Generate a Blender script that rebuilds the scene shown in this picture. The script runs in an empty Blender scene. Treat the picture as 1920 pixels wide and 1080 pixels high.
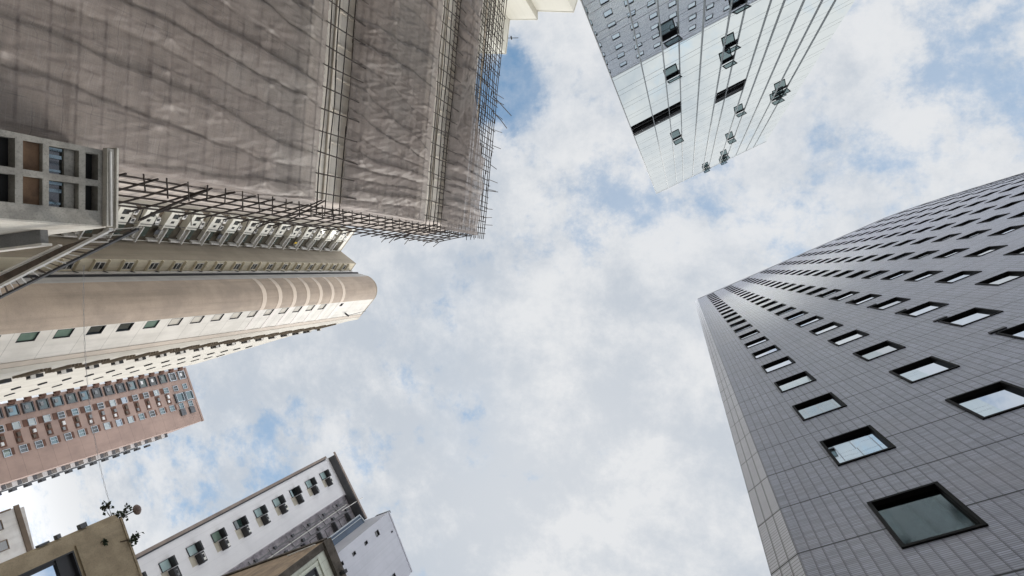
import bpy, math, random
import numpy as np
from mathutils import Vector, Matrix, noise as mnoise
random.seed(7)
sc = bpy.context.scene
COL = sc.collection
GZ = -1.6                      # street level; the camera is at the origin, 1.6 m above it

# ------------------------------------------------------------------ camera: looks up between the towers
F, ZX, ZY = 1050., 1286., 505.                 # focal length and zenith, measured on the 1920 px wide photo
up = np.array([ZX-960, -(ZY-540), -F]); up /= np.linalg.norm(up)
ex = np.array([1., 0, 0]); cx = ex-ex.dot(up)*up; cx /= np.linalg.norm(cx); cy = np.cross(up, cx)
RM = np.array([cx, cy, up])
cam_data = bpy.data.cameras.new('camera'); cam = bpy.data.objects.new('camera', cam_data); COL.objects.link(cam)
cam_data.sensor_width = 36; cam_data.lens = 36*F/1920; cam_data.clip_start = .1; cam_data.clip_end = 6000
cam.matrix_world = Matrix([list(RM[0])+[0], list(RM[1])+[0], list(RM[2])+[0], [0, 0, 0, 1]])
sc.camera = cam
def proj(P):
    c = RM.T@np.array(P)
    if c[2] > -.01: return -9999, -9999
    return 960+F*c[0]/-c[2], 540-F*c[1]/-c[2]
def seen(P, m=60):
    x, y = proj(P); return -m < x < 1920+m and -m < y < 1080+m

# ------------------------------------------------------------------ materials
def srgb(r, g, b):
    f = lambda c: c/12.92 if c <= .04045 else ((c+.055)/1.055)**2.4
    return (f(r/255), f(g/255), f(b/255), 1)
def lin(c): return tuple(c)+(1,) if len(c) == 3 else c
class NT:
    def __init__(s, m):
        m.use_nodes = True; s.t = m.node_tree; s.n = s.t.nodes; s.b = s.n.get('Principled BSDF')
    def new(s, typ, **k):
        x = s.n.new(typ)
        for a, b in k.items(): setattr(x, a, b)
        return x
    def link(s, a, b): s.t.links.new(a, b)
    def math(s, op, a, b=None, c=None, clamp=False):
        x = s.new('ShaderNodeMath', operation=op, use_clamp=clamp)
        for i, v in enumerate((a, b, c)):
            if v is None: continue
            if isinstance(v, (int, float)): x.inputs[i].default_value = v
            else: s.link(v, x.inputs[i])
        return x.outputs[0]
    def mix(s, fac, a, b, typ='MIX'):
        x = s.new('ShaderNodeMix', data_type='RGBA', blend_type=typ)
        for i, v in ((0, fac), (6, a), (7, b)):
            if isinstance(v, (int, float)): x.inputs[i].default_value = v
            elif isinstance(v, tuple): x.inputs[i].default_value = v
            else: s.link(v, x.inputs[i])
        return x.outputs[2]
    def noise(s, vec, scale, detail=4, rough=.55, dist=0, out='Fac'):
        x = s.new('ShaderNodeTexNoise'); x.inputs['Scale'].default_value = scale; x.inputs['Detail'].default_value = detail
        x.inputs['Roughness'].default_value = rough; x.inputs['Distortion'].default_value = dist
        s.link(vec, x.inputs['Vector']); return x.outputs[out]
    def ramp(s, v, a, b):
        x = s.new('ShaderNodeMapRange', interpolation_type='SMOOTHSTEP'); x.inputs[1].default_value = a; x.inputs[2].default_value = b
        s.link(v, x.inputs[0]); return x.outputs[0]
    def mapping(s, vec, scale):
        x = s.new('ShaderNodeMapping'); x.inputs['Scale'].default_value = scale; s.link(vec, x.inputs['Vector']); return x.outputs[0]
MATS = {}
def mat(name, c, c2=None, rough=.75, scale=.6, streak=0., speck=0., bump=0., spec=.35, metal=0., joints=None, hj=None):
    m = bpy.data.materials.new(name); k = NT(m); b = k.b; MATS[name] = m
    c = lin(c); c2 = lin(c2) if c2 else c
    co = k.new('ShaderNodeTexCoord').outputs['Object']
    n1 = k.ramp(k.noise(co, scale, 6, .6), .35, .68)
    col = k.mix(n1, c, c2)
    if streak:
        st = k.ramp(k.noise(k.mapping(co, (1.7, 1.7, .07)), 1.0, 5, .6), .42, .75)
        col = k.mix(k.math('MULTIPLY', st, streak), col, tuple(x*.45 for x in c[:3])+(1,))
    if speck:
        sp = k.noise(co, 14, 3, .7)
        col = k.mix(k.math('MULTIPLY', k.ramp(sp, .45, .75), speck), col, tuple(x*.35 for x in c[:3])+(1,))
    if joints or hj:
        uv = k.new('ShaderNodeUVMap').outputs[0]; sx = k.new('ShaderNodeSeparateXYZ'); k.link(uv, sx.inputs[0])
        for ax, jt in ((0, joints), (1, hj)):
            if jt:
                p, w, amt, off = jt
                fr = k.math('FRACT', k.math('DIVIDE', k.math('ADD', sx.outputs[ax], off), p))
                ln = k.math('LESS_THAN', fr, w/p)
                col = k.mix(k.math('MULTIPLY', ln, amt), col, tuple(x*.15 for x in c[:3])+(1,))
    k.link(col, b.inputs['Base Color']); b.inputs['Roughness'].default_value = rough
    b.inputs['Specular IOR Level'].default_value = spec; b.inputs['Metallic'].default_value = metal
    if bump:
        bp = k.new('ShaderNodeBump'); bp.inputs['Strength'].default_value = bump; bp.inputs['Distance'].default_value = .03
        k.link(k.noise(co, 6, 8, .65), bp.inputs['Height']); k.link(bp.outputs[0], b.inputs['Normal'])
    return m
def mirror(name, c, rough=.03, wob=.0):
    m = bpy.data.materials.new(name); k = NT(m); MATS[name] = m
    k.b.inputs['Base Color'].default_value = lin(c); k.b.inputs['Metallic'].default_value = 1; k.b.inputs['Roughness'].default_value = rough
    if wob:
        co = k.new('ShaderNodeTexCoord').outputs['Object']; bp = k.new('ShaderNodeBump'); bp.inputs['Strength'].default_value = wob; bp.inputs['Distance'].default_value = .02
        k.link(k.noise(co, .8, 2), bp.inputs['Height']); k.link(bp.outputs[0], k.b.inputs['Normal'])
    return m
def glass(name, c, spec=1.0, rough=.04):
    m = bpy.data.materials.new(name); k = NT(m); MATS[name] = m
    k.b.inputs['Base Color'].default_value = lin(c); k.b.inputs['Roughness'].default_value = rough; k.b.inputs['IOR'].default_value = 1.9
    k.b.inputs['Specular IOR Level'].default_value = spec
    return m

def tile_material(name, c1, c2, cm, w, h, band, wear=1.):
    m = bpy.data.materials.new(name); k = NT(m); MATS[name] = m
    uv = k.new('ShaderNodeUVMap').outputs[0]; co = k.new('ShaderNodeTexCoord').outputs['Object']
    br = k.new('ShaderNodeTexBrick', offset=0., squash=1.)
    for i, v in (('Scale', 1.), ('Mortar Size', .006), ('Mortar Smooth', .1), ('Brick Width', w), ('Row Height', h), ('Bias', 0.)): br.inputs[i].default_value = v
    br.inputs['Color1'].default_value = lin(c1); br.inputs['Color2'].default_value = lin(c2); br.inputs['Mortar'].default_value = lin(cm)
    k.link(uv, br.inputs['Vector'])
    col = br.outputs['Color']
    # each vertical file of tiles has its own tone
    sx = k.new('ShaderNodeSeparateXYZ'); k.link(uv, sx.inputs[0])
    cell = k.new('ShaderNodeCombineXYZ'); k.link(k.math('FLOOR', k.math('DIVIDE', sx.outputs[0], w)), cell.inputs[0])
    k.link(k.math('FLOOR', k.math('DIVIDE', sx.outputs[1], band)), cell.inputs[1])
    wn = k.new('ShaderNodeTexWhiteNoise', noise_dimensions='2D'); k.link(cell.outputs[0], wn.inputs['Vector'])
    col = k.mix(k.math('MULTIPLY', wn.outputs['Value'], .24*wear), col, (c1[0]*.55, c1[1]*.54, c1[2]*.55, 1))
    # brownish weathering
    nz = k.ramp(k.noise(co, .22, 6, .65), .45, .75)
    col = k.mix(k.math('MULTIPLY', nz, .38*wear), col, (c1[0]*.72, c1[1]*.66, c1[2]*.60, 1))
    st = k.ramp(k.noise(k.mapping(co, (2.2, 2.2, .10)), 1.0, 6, .65), .48, .8); col = k.mix(k.math('MULTIPLY', st, .50*wear), col, (c1[0]*.4, c1[1]*.39, c1[2]*.38, 1))
    gr = k.ramp(k.noise(co, 5.5, 5, .75), .4, .7); col = k.mix(k.math('MULTIPLY', gr, .30*wear), col, (c1[0]*.45, c1[1]*.45, c1[2]*.46, 1))
    fv = k.math('FRACT', k.math('DIVIDE', k.math('ADD', sx.outputs[1], -10.0+40*band), band))
    thick = k.math('LESS_THAN', fv, .042/band)
    fu = k.math('FRACT', k.math('DIVIDE', sx.outputs[0], w)); vj = k.math('LESS_THAN', fu, .026/w)
    col = k.mix(k.math('MULTIPLY', vj, .38), col, lin(cm))
    col = k.mix(thick, col, (.008, .008, .009, 1))
    k.link(col, k.b.inputs['Base Color']); k.b.inputs['Roughness'].default_value = .38; k.b.inputs['Specular IOR Level'].default_value = .5
    bp = k.new('ShaderNodeBump'); bp.inputs['Strength'].default_value = .25; bp.inputs['Distance'].default_value = .01
    k.link(br.outputs['Fac'], bp.inputs['Height']); bp.invert = True; k.link(bp.outputs[0], k.b.inputs['Normal'])
    return m

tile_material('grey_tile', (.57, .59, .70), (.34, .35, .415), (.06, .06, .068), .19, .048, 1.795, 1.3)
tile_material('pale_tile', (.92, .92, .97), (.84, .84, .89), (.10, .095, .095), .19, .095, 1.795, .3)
mat('black_granite', (.006, .0055, .0055), (.01, .009, .009), rough=.6, spec=.1)
mat('coping', (.38, .38, .4), rough=.5)
mirror('pane_sky', (.58, .65, .74), .02, .03)
mirror('pane_grey', (.42, .47, .52), .03, .03)
mirror('pane_pale', (.58, .64, .68), .05, .03)
mirror('pane_dim', (.27, .315, .30), .06, .05)
mirror('pane_teal', (.30, .38, .40), .04, .03)
glass('pane_dark', (.012, .016, .018))
mat('pane_sage', (.13, .19, .15), (.10, .15, .12), rough=.15, spec=.6)
glass('pane_green', (.03, .06, .055))
mat('pane_blind', (.5, .53, .52), (.42, .46, .46), rough=.2, spec=.6)
mirror('curtain_glass', (.85, .90, .875), .015, .0)
def sash_material():
    m = bpy.data.materials.new('sash_glass'); k = NT(m); MATS['sash_glass'] = m
    tr = k.new('ShaderNodeBsdfTransparent'); tr.inputs[0].default_value = (.42, .52, .53, 1); gl = k.new('ShaderNodeBsdfGlossy'); gl.inputs[0].default_value = (.5, .6, .62, 1); gl.inputs[1].default_value = .05
    mx = k.new('ShaderNodeMixShader'); mx.inputs[0].default_value = .35; k.link(tr.outputs[0], mx.inputs[1]); k.link(gl.outputs[0], mx.inputs[2]); k.link(mx.outputs[0], k.n['Material Output'].inputs[0])
sash_material()
mat('aluminium', (.24, .25, .255), rough=.45, metal=.3)
mat('dark_metal', (.035, .036, .04), rough=.45)
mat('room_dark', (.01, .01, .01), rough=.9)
mat('cream_paint', (.62, .595, .52), (.57, .55, .48), rough=.8, scale=.15, streak=.08)
mat('wrapped_wall', (.86, .79, .68), (.76, .69, .59), rough=.9, scale=.5, streak=.25, speck=.12, bump=.2, hj=(.75, .03, .35, 0))
mat('side_plaster', (.68, .595, .53), (.58, .51, .455), rough=.9, scale=.6, streak=.2, speck=.1, hj=(.62, .04, .35, 0))
mat('bamboo', (.045, .033, .027), (.025, .02, .017), rough=.7, scale=3)
mat('bamboo_pale', (.10, .078, .062), (.06, .05, .042), rough=.7, scale=3)
mat('concrete', (.32, .305, .27), (.20, .19, .17), rough=.9, scale=1.2, streak=.35, speck=.55, bump=.4)
mat('concrete_light', (.58, .55, .49), (.46, .43, .38), rough=.9, scale=1.2, streak=.25, speck=.35, bump=.3)
mat('ledge_grey', (.23, .235, .24), (.18, .185, .19), rough=.85, speck=.4)
mat('board_brown', (.135, .08, .045), (.085, .05, .03), rough=.8, scale=2, speck=.3)
mat('rust', (.13, .10, .08), (.08, .065, .055), rough=.85, scale=3)
mat('white_paint', (.72, .70, .66), (.62, .60, .57), rough=.7, scale=2, streak=.2)
mat('bay_cream', (.76, .74, .66), (.66, .63, .56), rough=.85, scale=.5, streak=.3, speck=.1)
mat('tan_wall', (.34, .295, .235), (.29, .25, .20), rough=.9, scale=.3, streak=.3, speck=.25)
mat('strip_cream', (.62, .55, .42), (.54, .48, .36), rough=.85, scale=.6, streak=.25, speck=.1)
mat('brown_tile', (.40, .32, .25), (.31, .25, .20), rough=.75, scale=.35, streak=.35, speck=.35, hj=(1.6, .03, .12, 0))
mat('band_cream', (.46, .385, .315), rough=.75, streak=.1)
mat('cream_bright', (.52, .485, .42), (.45, .415, .36), rough=.8, scale=.4, streak=.2)
mat('tan_band', (.52, .45, .38), (.46, .40, .34), rough=.85, streak=.15)
mat('fin_brown', (.22, .18, .135), (.16, .13, .10), rough=.85)
mat('pane_aqua', (.33, .43, .43), (.26, .36, .36), rough=.15, spec=.8)
mat('duct_grey', (.40, .385, .37), (.33, .32, .31), rough=.8, streak=.3)
mat('band_pale', (.62, .575, .53), rough=.7, streak=.1)
mat('recess_shade_olive', (.105, .09, .065), (.07, .06, .045), rough=.9, scale=1.5, speck=.3)  # dark tones painting the shade between the stacked bays
mat('recess_shade_tan', (.24, .19, .14), (.18, .145, .11), rough=.9, scale=1.2, speck=.2)
mat('white_tile', (.63, .595, .54), (.54, .51, .46), rough=.7, scale=.4, streak=.22, speck=.12, hj=(3.18, .05, .45, .4))
mat('pink_tile', (.34, .24, .20), (.275, .195, .165), rough=.75, scale=.25, streak=.12, speck=.15, hj=(2.87, .06, .4, 0))
mat('brown_panel', (.125, .062, .042), (.085, .045, .033), rough=.8)
mat('pale_panel', (.60, .59, .58), rough=.6)
mat('white_mosaic', (.72, .71, .72), (.66, .65, .665), rough=.6, scale=.3, streak=.1, joints=(1.6, .03, .15, 0))
mat('stain_beige', (.50, .46, .38), (.42, .38, .31), rough=.8, streak=.3)
mat('rough_wall', (.40, .37, .39), (.22, .20, .22), rough=.9, scale=1.3, streak=.5, speck=.4, bump=.5)
mat('soffit_grey', (.12, .125, .135), (.09, .093, .10), rough=.8)
mat('side_brown', (.28, .23, .20), (.22, .18, .16), rough=.85)
mat('violet_wall', (.43, .435, .475), (.37, .375, .415), rough=.75, scale=.2, streak=.1, speck=.08, joints=(1.2, .03, .18, 0))
mat('blue_glazing', (.05, .085, .14), (.04, .07, .12), rough=.15, spec=.8)
mat('frame_pale', (.42, .46, .50), rough=.5)
mat('brown_render', (.36, .27, .185), (.22, .165, .12), rough=.95, scale=1.1, streak=.75, speck=.3, bump=.5)
mat('grime_brown', (.10, .085, .07), (.05, .043, .036), rough=.95, scale=2, speck=.5)
mat('pale_green_tile', (.55, .565, .48), (.50, .51, .43), rough=.7, scale=.8, joints=(.6, .02, .5, .1), hj=(.45, .02, .35, 0))
mat('olive_render', (.39, .32, .22), (.29, .235, .16), rough=.95, scale=1.2, streak=.35, speck=.4, bump=.4)
mat('house_white', (.82, .80, .78), (.68, .65, .62), rough=.85, scale=.8, streak=.3)
mat('house_brown', (.20, .15, .11), (.14, .11, .085), rough=.9)
mat('leaf', (.035, .055, .028), (.02, .035, .018), rough=.6, scale=4)
mat('twig', (.06, .045, .035), rough=.9)
mat('lamp_shade', (.24, .185, .17), (.20, .155, .145), rough=.6, scale=2)
mat('cable', (.16, .16, .17), rough=.6)
mat('asphalt', (.055, .055, .057), (.04, .04, .042), rough=.9, scale=.8, speck=.3)
mat('paving', (.30, .29, .27), (.24, .23, .22), rough=.9, scale=1, speck=.2)
mat('vent_yellow', (.8, .55, .05), rough=.6)

def net_material():
    m = bpy.data.materials.new('scaffold_net'); k = NT(m); MATS['scaffold_net'] = m
    co = k.new('ShaderNodeTexCoord').outputs['Object']; uv = k.new('ShaderNodeUVMap').outputs[0]
    col = k.mix(k.ramp(k.noise(co, .12, 3, .5), .35, .7), (.335, .275, .24, 1), (.435, .365, .325, 1))
    g = k.ramp(k.noise(co, .12, 3), .45, .65); col = k.mix(k.math('MULTIPLY', g, .6), col, (.29, .27, .245, 1))
    # the weave, and the seams between net strips
    w1 = k.noise(k.mapping(uv, (26, .9, 1)), 1, 3, .6); w2 = k.noise(k.mapping(uv, (.9, 26, 1)), 1, 3, .6)
    col = k.mix(k.math('MULTIPLY', k.ramp(w1, .45, .75), .35), col, (.15, .14, .135, 1))
    col = k.mix(k.math('MULTIPLY', k.ramp(w2, .45, .75), .35), col, (.50, .47, .455, 1))
    sx = k.new('ShaderNodeSeparateXYZ'); k.link(uv, sx.inputs[0])
    for ax, p, w in ((0, 2.1, .035), (1, .98, .03)):
        wv = k.math('ADD', sx.outputs[ax], k.math('MULTIPLY', k.noise(uv, .5, 2), .12))
        ln = k.math('LESS_THAN', k.math('FRACT', k.math('DIVIDE', wv, p)), w/p)
        brk = k.ramp(k.noise(co, 1.1, 3), .42, .6)
        col = k.mix(k.math('MULTIPLY', k.math('MULTIPLY', ln, brk), .35), col, (.08, .075, .072, 1))
    sp = k.ramp(k.noise(co, 14, 3, .8), .35, .7); col = k.mix(k.math('MULTIPLY', sp, .22), col, (.16, .148, .143, 1))
    k.link(col, k.b.inputs['Base Color']); k.b.inputs['Roughness'].default_value = .5; k.b.inputs['Specular IOR Level'].default_value = .6
    bp = k.new('ShaderNodeBump'); bp.inputs['Strength'].default_value = .22; bp.inputs['Distance'].default_value = .08
    k.link(k.noise(k.mapping(uv, (2.2, .9, 1)), 1.6, 6, .6, 1.0), bp.inputs['Height']); k.link(bp.outputs[0], k.b.inputs['Normal'])
    tr = k.new('ShaderNodeBsdfTransparent'); mx = k.new('ShaderNodeMixShader'); mx.inputs[0].default_value = .71
    tl = k.new('ShaderNodeBsdfTranslucent'); k.link(col, tl.inputs['Color'])
    m2 = k.new('ShaderNodeMixShader'); m2.inputs[0].default_value = .25
    k.link(k.b.outputs[0], m2.inputs[1]); k.link(tl.outputs[0], m2.inputs[2])
    k.link(tr.outputs[0], mx.inputs[1]); k.link(m2.outputs[0], mx.inputs[2])
    k.link(mx.outputs[0], k.n['Material Output'].inputs[0])
net_material()

# ------------------------------------------------------------------ building blocks
class Fr:
    """a facade: u runs along it, v is height above the eye, w comes out of the wall towards the street"""
    def __init__(s, p0, p1, flip=False):
        s.p0 = np.array(p0[:2], float); d = np.array(p1[:2], float)-s.p0; s.L = float(np.linalg.norm(d)); s.t = d/s.L
        n = np.array([s.t[1], -s.t[0]])
        if n.dot(s.p0) > 0: n = -n
        s.n = -n if flip else n
    def P(s, u, v, w=0.):
        q = s.p0+s.t*u+s.n*w; return (q[0], q[1], v)
class MB:
    def __init__(s): s.v = []; s.f = []; s.uv = []
    def face(s, pts, uvs=None):
        i = len(s.v); s.v += [tuple(p) for p in pts]; s.f.append(tuple(range(i, i+len(pts))))
        s.uv += list(uvs) if uvs else [(0, 0)]*len(pts)
    def quad(s, fr, u0, u1, v0, v1, w=0.):
        c = [(u0, v0), (u1, v0), (u1, v1), (u0, v1)]; s.face([fr.P(a, b, w) for a, b in c], c); return s
    def box(s, fr, u0, u1, v0, v1, w0, w1, top=None):
        P = fr.P
        s.face([P(u0, v0, w1), P(u1, v0, w1), P(u1, v1, w1), P(u0, v1, w1)], [(u0, v0), (u1, v0), (u1, v1), (u0, v1)])
        s.face([P(u0, v0, w0), P(u1, v0, w0), P(u1, v1, w0), P(u0, v1, w0)], [(u0, v0), (u1, v0), (u1, v1), (u0, v1)])
        for u in (u0, u1): s.face([P(u, v0, w0), P(u, v0, w1), P(u, v1, w1), P(u, v1, w0)], [(w0, v0), (w1, v0), (w1, v1), (w0, v1)])
        for v in (v0, v1): s.face([P(u0, v, w0), P(u1, v, w0), P(u1, v, w1), P(u0, v, w1)], [(u0, w0), (u1, w0), (u1, w1), (u0, w1)])
        return s
    def ring(s, fr, u0, u1, v0, v1, t, w0, w1):
        s.box(fr, u0, u0+t, v0, v1, w0, w1); s.box(fr, u1-t, u1, v0, v1, w0, w1)
        s.box(fr, u0+t, u1-t, v0, v0+t, w0, w1); s.box(fr, u0+t, u1-t, v1-t, v1, w0, w1); return s
    def tube(s, a, b, r, n=6, r2=None):
        a = Vector(a); b = Vector(b); d = (b-a).normalized(); x = d.orthogonal().normalized(); y = d.cross(x); r2 = r if r2 is None else r2
        A = [a+(x*math.cos(2*math.pi*i/n)+y*math.sin(2*math.pi*i/n))*r for i in range(n)]
        B = [b+(x*math.cos(2*math.pi*i/n)+y*math.sin(2*math.pi*i/n))*r2 for i in range(n)]
        for i in range(n): s.face([A[i], A[(i+1) % n], B[(i+1) % n], B[i]])
        s.face(A); s.face(B); return s
    def pole(s, a, b, r):
        """a bamboo pole: nodes and a slight bow"""
        a = Vector(a); b = Vector(b); L = (b-a).length; k = max(1, int(L/2.4)); bow = Vector((random.uniform(-1, 1), random.uniform(-1, 1), random.uniform(-1, 1)))*.02*min(L, 4)
        pts = [a.lerp(b, i/k)+bow*math.sin(math.pi*i/k) for i in range(k+1)]
        for i in range(k): s.tube(pts[i], pts[i+1], r*random.uniform(.92, 1.08), 5)
        return s
    def holes(s, fr, u0, u1, v0, v1, hs, uo=0.):
        us = sorted({u0, u1}|{x for h in hs for x in h[:2]}); vs = sorted({v0, v1}|{x for h in hs for x in h[2:]})
        for i in range(len(us)-1):
            for j in range(len(vs)-1):
                a, b, c, d = us[i], us[i+1], vs[j], vs[j+1]; m, n = (a+b)/2, (c+d)/2
                if any(h[0] < m < h[1] and h[2] < n < h[3] for h in hs): continue
                s.face([fr.P(a, c), fr.P(b, c), fr.P(b, d), fr.P(a, d)], [(a+uo, c), (b+uo, c), (b+uo, d), (a+uo, d)])
        return s
    def prism(s, poly, z0, z1, skip=(), cap=True):
        n = len(poly); L = 0
        for i in range(n):
            a, b = poly[i], poly[(i+1) % n]; l = math.dist(a, b)
            if i not in skip: s.face([(a[0], a[1], z0), (b[0], b[1], z0), (b[0], b[1], z1), (a[0], a[1], z1)], [(L, z0), (L+l, z0), (L+l, z1), (L, z1)])
            L += l
        if cap: s.face([(p[0], p[1], z1) for p in poly], [(p[0], p[1]) for p in poly])
        return s
    def build(s, name, m, root=None, parent=None, label=None, kind=None, smooth=False):
        me = bpy.data.meshes.new(name); o = bpy.data.objects.new(name, me); COL.objects.link(o)
        off = root.location if root is not None else Vector((0, 0, 0))
        me.from_pydata([(v[0]-off[0], v[1]-off[1], v[2]-off[2]) for v in s.v], [], s.f)
        ul = me.uv_layers.new(name='UVMap'); ul.data.foreach_set('uv', [c for t in s.uv for c in t])
        me.materials.append(MATS[m])
        if smooth:
            import bmesh
            bm = bmesh.new(); bm.from_mesh(me); bmesh.ops.remove_doubles(bm, verts=bm.verts, dist=.001); bm.to_mesh(me); bm.free()
            me.polygons.foreach_set('use_smooth', [True]*len(me.polygons))
        if parent is not None: o.parent = parent
        elif root is not None: o.parent = root
        if label: o['label'] = label
        if kind: o['kind'] = kind
        return o
def thing(name, label, cat, x, y, z=GZ, group=None):
    o = bpy.data.objects.new(name, None); COL.objects.link(o); o.location = (x, y, z); o['label'] = label; o['category'] = cat
    if group: o['group'] = group
    return o
def tag(o, label=None, cat=None, group=None, kind=None):
    for a, b in (('label', label), ('category', cat), ('group', group), ('kind', kind)):
        if b: o[a] = b
    return o

# ------------------------------------------------------------------ ground
g = MB(); g.face([(-2500, -2500, GZ), (2500, -2500, GZ), (2500, 2500, GZ), (-2500, 2500, GZ)]); tag(g.build('ground', 'paving'), kind='structure')
g = MB(); rd = Fr((-19, 11.5), (60, -26)); c4 = [rd.P(u, GZ+.004, w) for u, w in ((0, -4), (90, -4), (90, 4), (0, 4))]; g.face(c4)
tag(g.build('road', 'asphalt'), kind='structure')

# ------------------------------------------------------------------ grey tiled tower (right)
def dark_tower():
    H = 92
    r = thing('tiled_tower', 'tall dark grey tiled tower on the right with rows of black framed square windows', 'tower', 20, 5)
    t0 = np.array((.9036, -.4283)); C = np.array((1.8, 4.66)); B1 = C+t0*27.79
    pts = [C, B1]; ang = math.degrees(math.atan2(t0[1], t0[0]))
    for da in (3, 5, 6.3, 7.0, 7.3, 7.5, 7.5, 7.5, 7.5):
        a = math.radians(ang+da); pts.append(pts[-1]+2.72*np.array((math.cos(a), math.sin(a))))
    rows = [(9.33+3.59*j, 9.33+3.59*j+1.66) for j in range(-3, 23)]
    frames = [(Fr(pts[0], pts[1]), [1.95+2.72*k for k in range(10)], 0.)]
    for i in range(1, len(pts)-1): frames.append((Fr(pts[i], pts[i+1]), [1.36], 27.79+2.72*(i-1)))
    w = MB(); wins = []; ci = 0
    for fr, cols, uo in frames:
        hs = [(u-.57, u+.57, a, b) for u in cols for a, b in rows]
        w.holes(fr, 0, fr.L, GZ, H, hs, uo)
        for u in cols:
            for a, b in rows: wins.append((fr, u-.57, u+.57, a, b, ci, uo))
            if ci == 2:
                for a, b in rows:
                    if 12 < a < 40: MB().box(fr, u-.62, u-.22, b+.12, b+.26, .002, .05).build('vent', 'dark_metal', r)
            ci += 1
    # far end, back and roof
    e = pts[-1]; bk = np.array((.43, .9))*22
    w.prism([tuple(e), tuple(e+bk), tuple(np.array((1.4, 5.08))+bk), (1.4, 5.08)], GZ, H, skip=(3,), cap=False)
    w.face([(p[0], p[1], H) for p in pts]+[tuple(e+bk)+(H,), tuple(np.array((1.4, 5.08))+bk)+(H,), (1.4, 5.08, H)])
    w.build('wall', 'grey_tile', r)
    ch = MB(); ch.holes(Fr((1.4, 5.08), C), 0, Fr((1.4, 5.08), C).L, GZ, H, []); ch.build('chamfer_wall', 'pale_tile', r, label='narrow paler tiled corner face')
    cp = MB()
    for fr, cols, uo in frames: cp.box(fr, 0, fr.L, H+.003, H+.25, -.4, .06)
    cp.build('coping', 'coping', r)
    def dims(x): fr, u0, u1, a, b, ci, uo = x; return fr.P((u0+u1)/2, (a+b)/2)
    vis = [x for x in wins if seen(dims(x), 30)]; vis.sort(key=lambda x: np.linalg.norm(dims(x)))
    def win(mb, mp, x):
        fr, u0, u1, a, b, ci, uo = x
        mb.ring(fr, u0, u1, a, b, .06, -.09, .03)
        d = random.uniform(-.012, .012)
        c = [(u0+.06, a+.06), (u1-.06, a+.06), (u1-.06, b-.06), (u0+.06, b-.06)]
        mp.face([fr.P(p, q, -.06+d*((p-u0)-.5)+random.uniform(-.004, .004)) for p, q in c], c)
    for x in vis[:100]:
        mb, mp = MB(), MB(); win(mb, mp, x); o = mb.build('window', 'black_granite', r); mp.build('pane', 'pane_dim' if x[3] < 10 else random.choice(['pane_sky', 'pane_sky', 'pane_grey', 'pane_pale']), r, o)
    mb, mp = MB(), MB()
    k = set(id(x) for x in vis[:100])
    for x in wins:
        if id(x) not in k: win(mb, mp, x)
    o = mb.build('window_rows', 'black_granite', r, kind='stuff'); mp.build('pane_rows', 'pane_sky', r, o, kind='stuff')
dark_tower()

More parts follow.
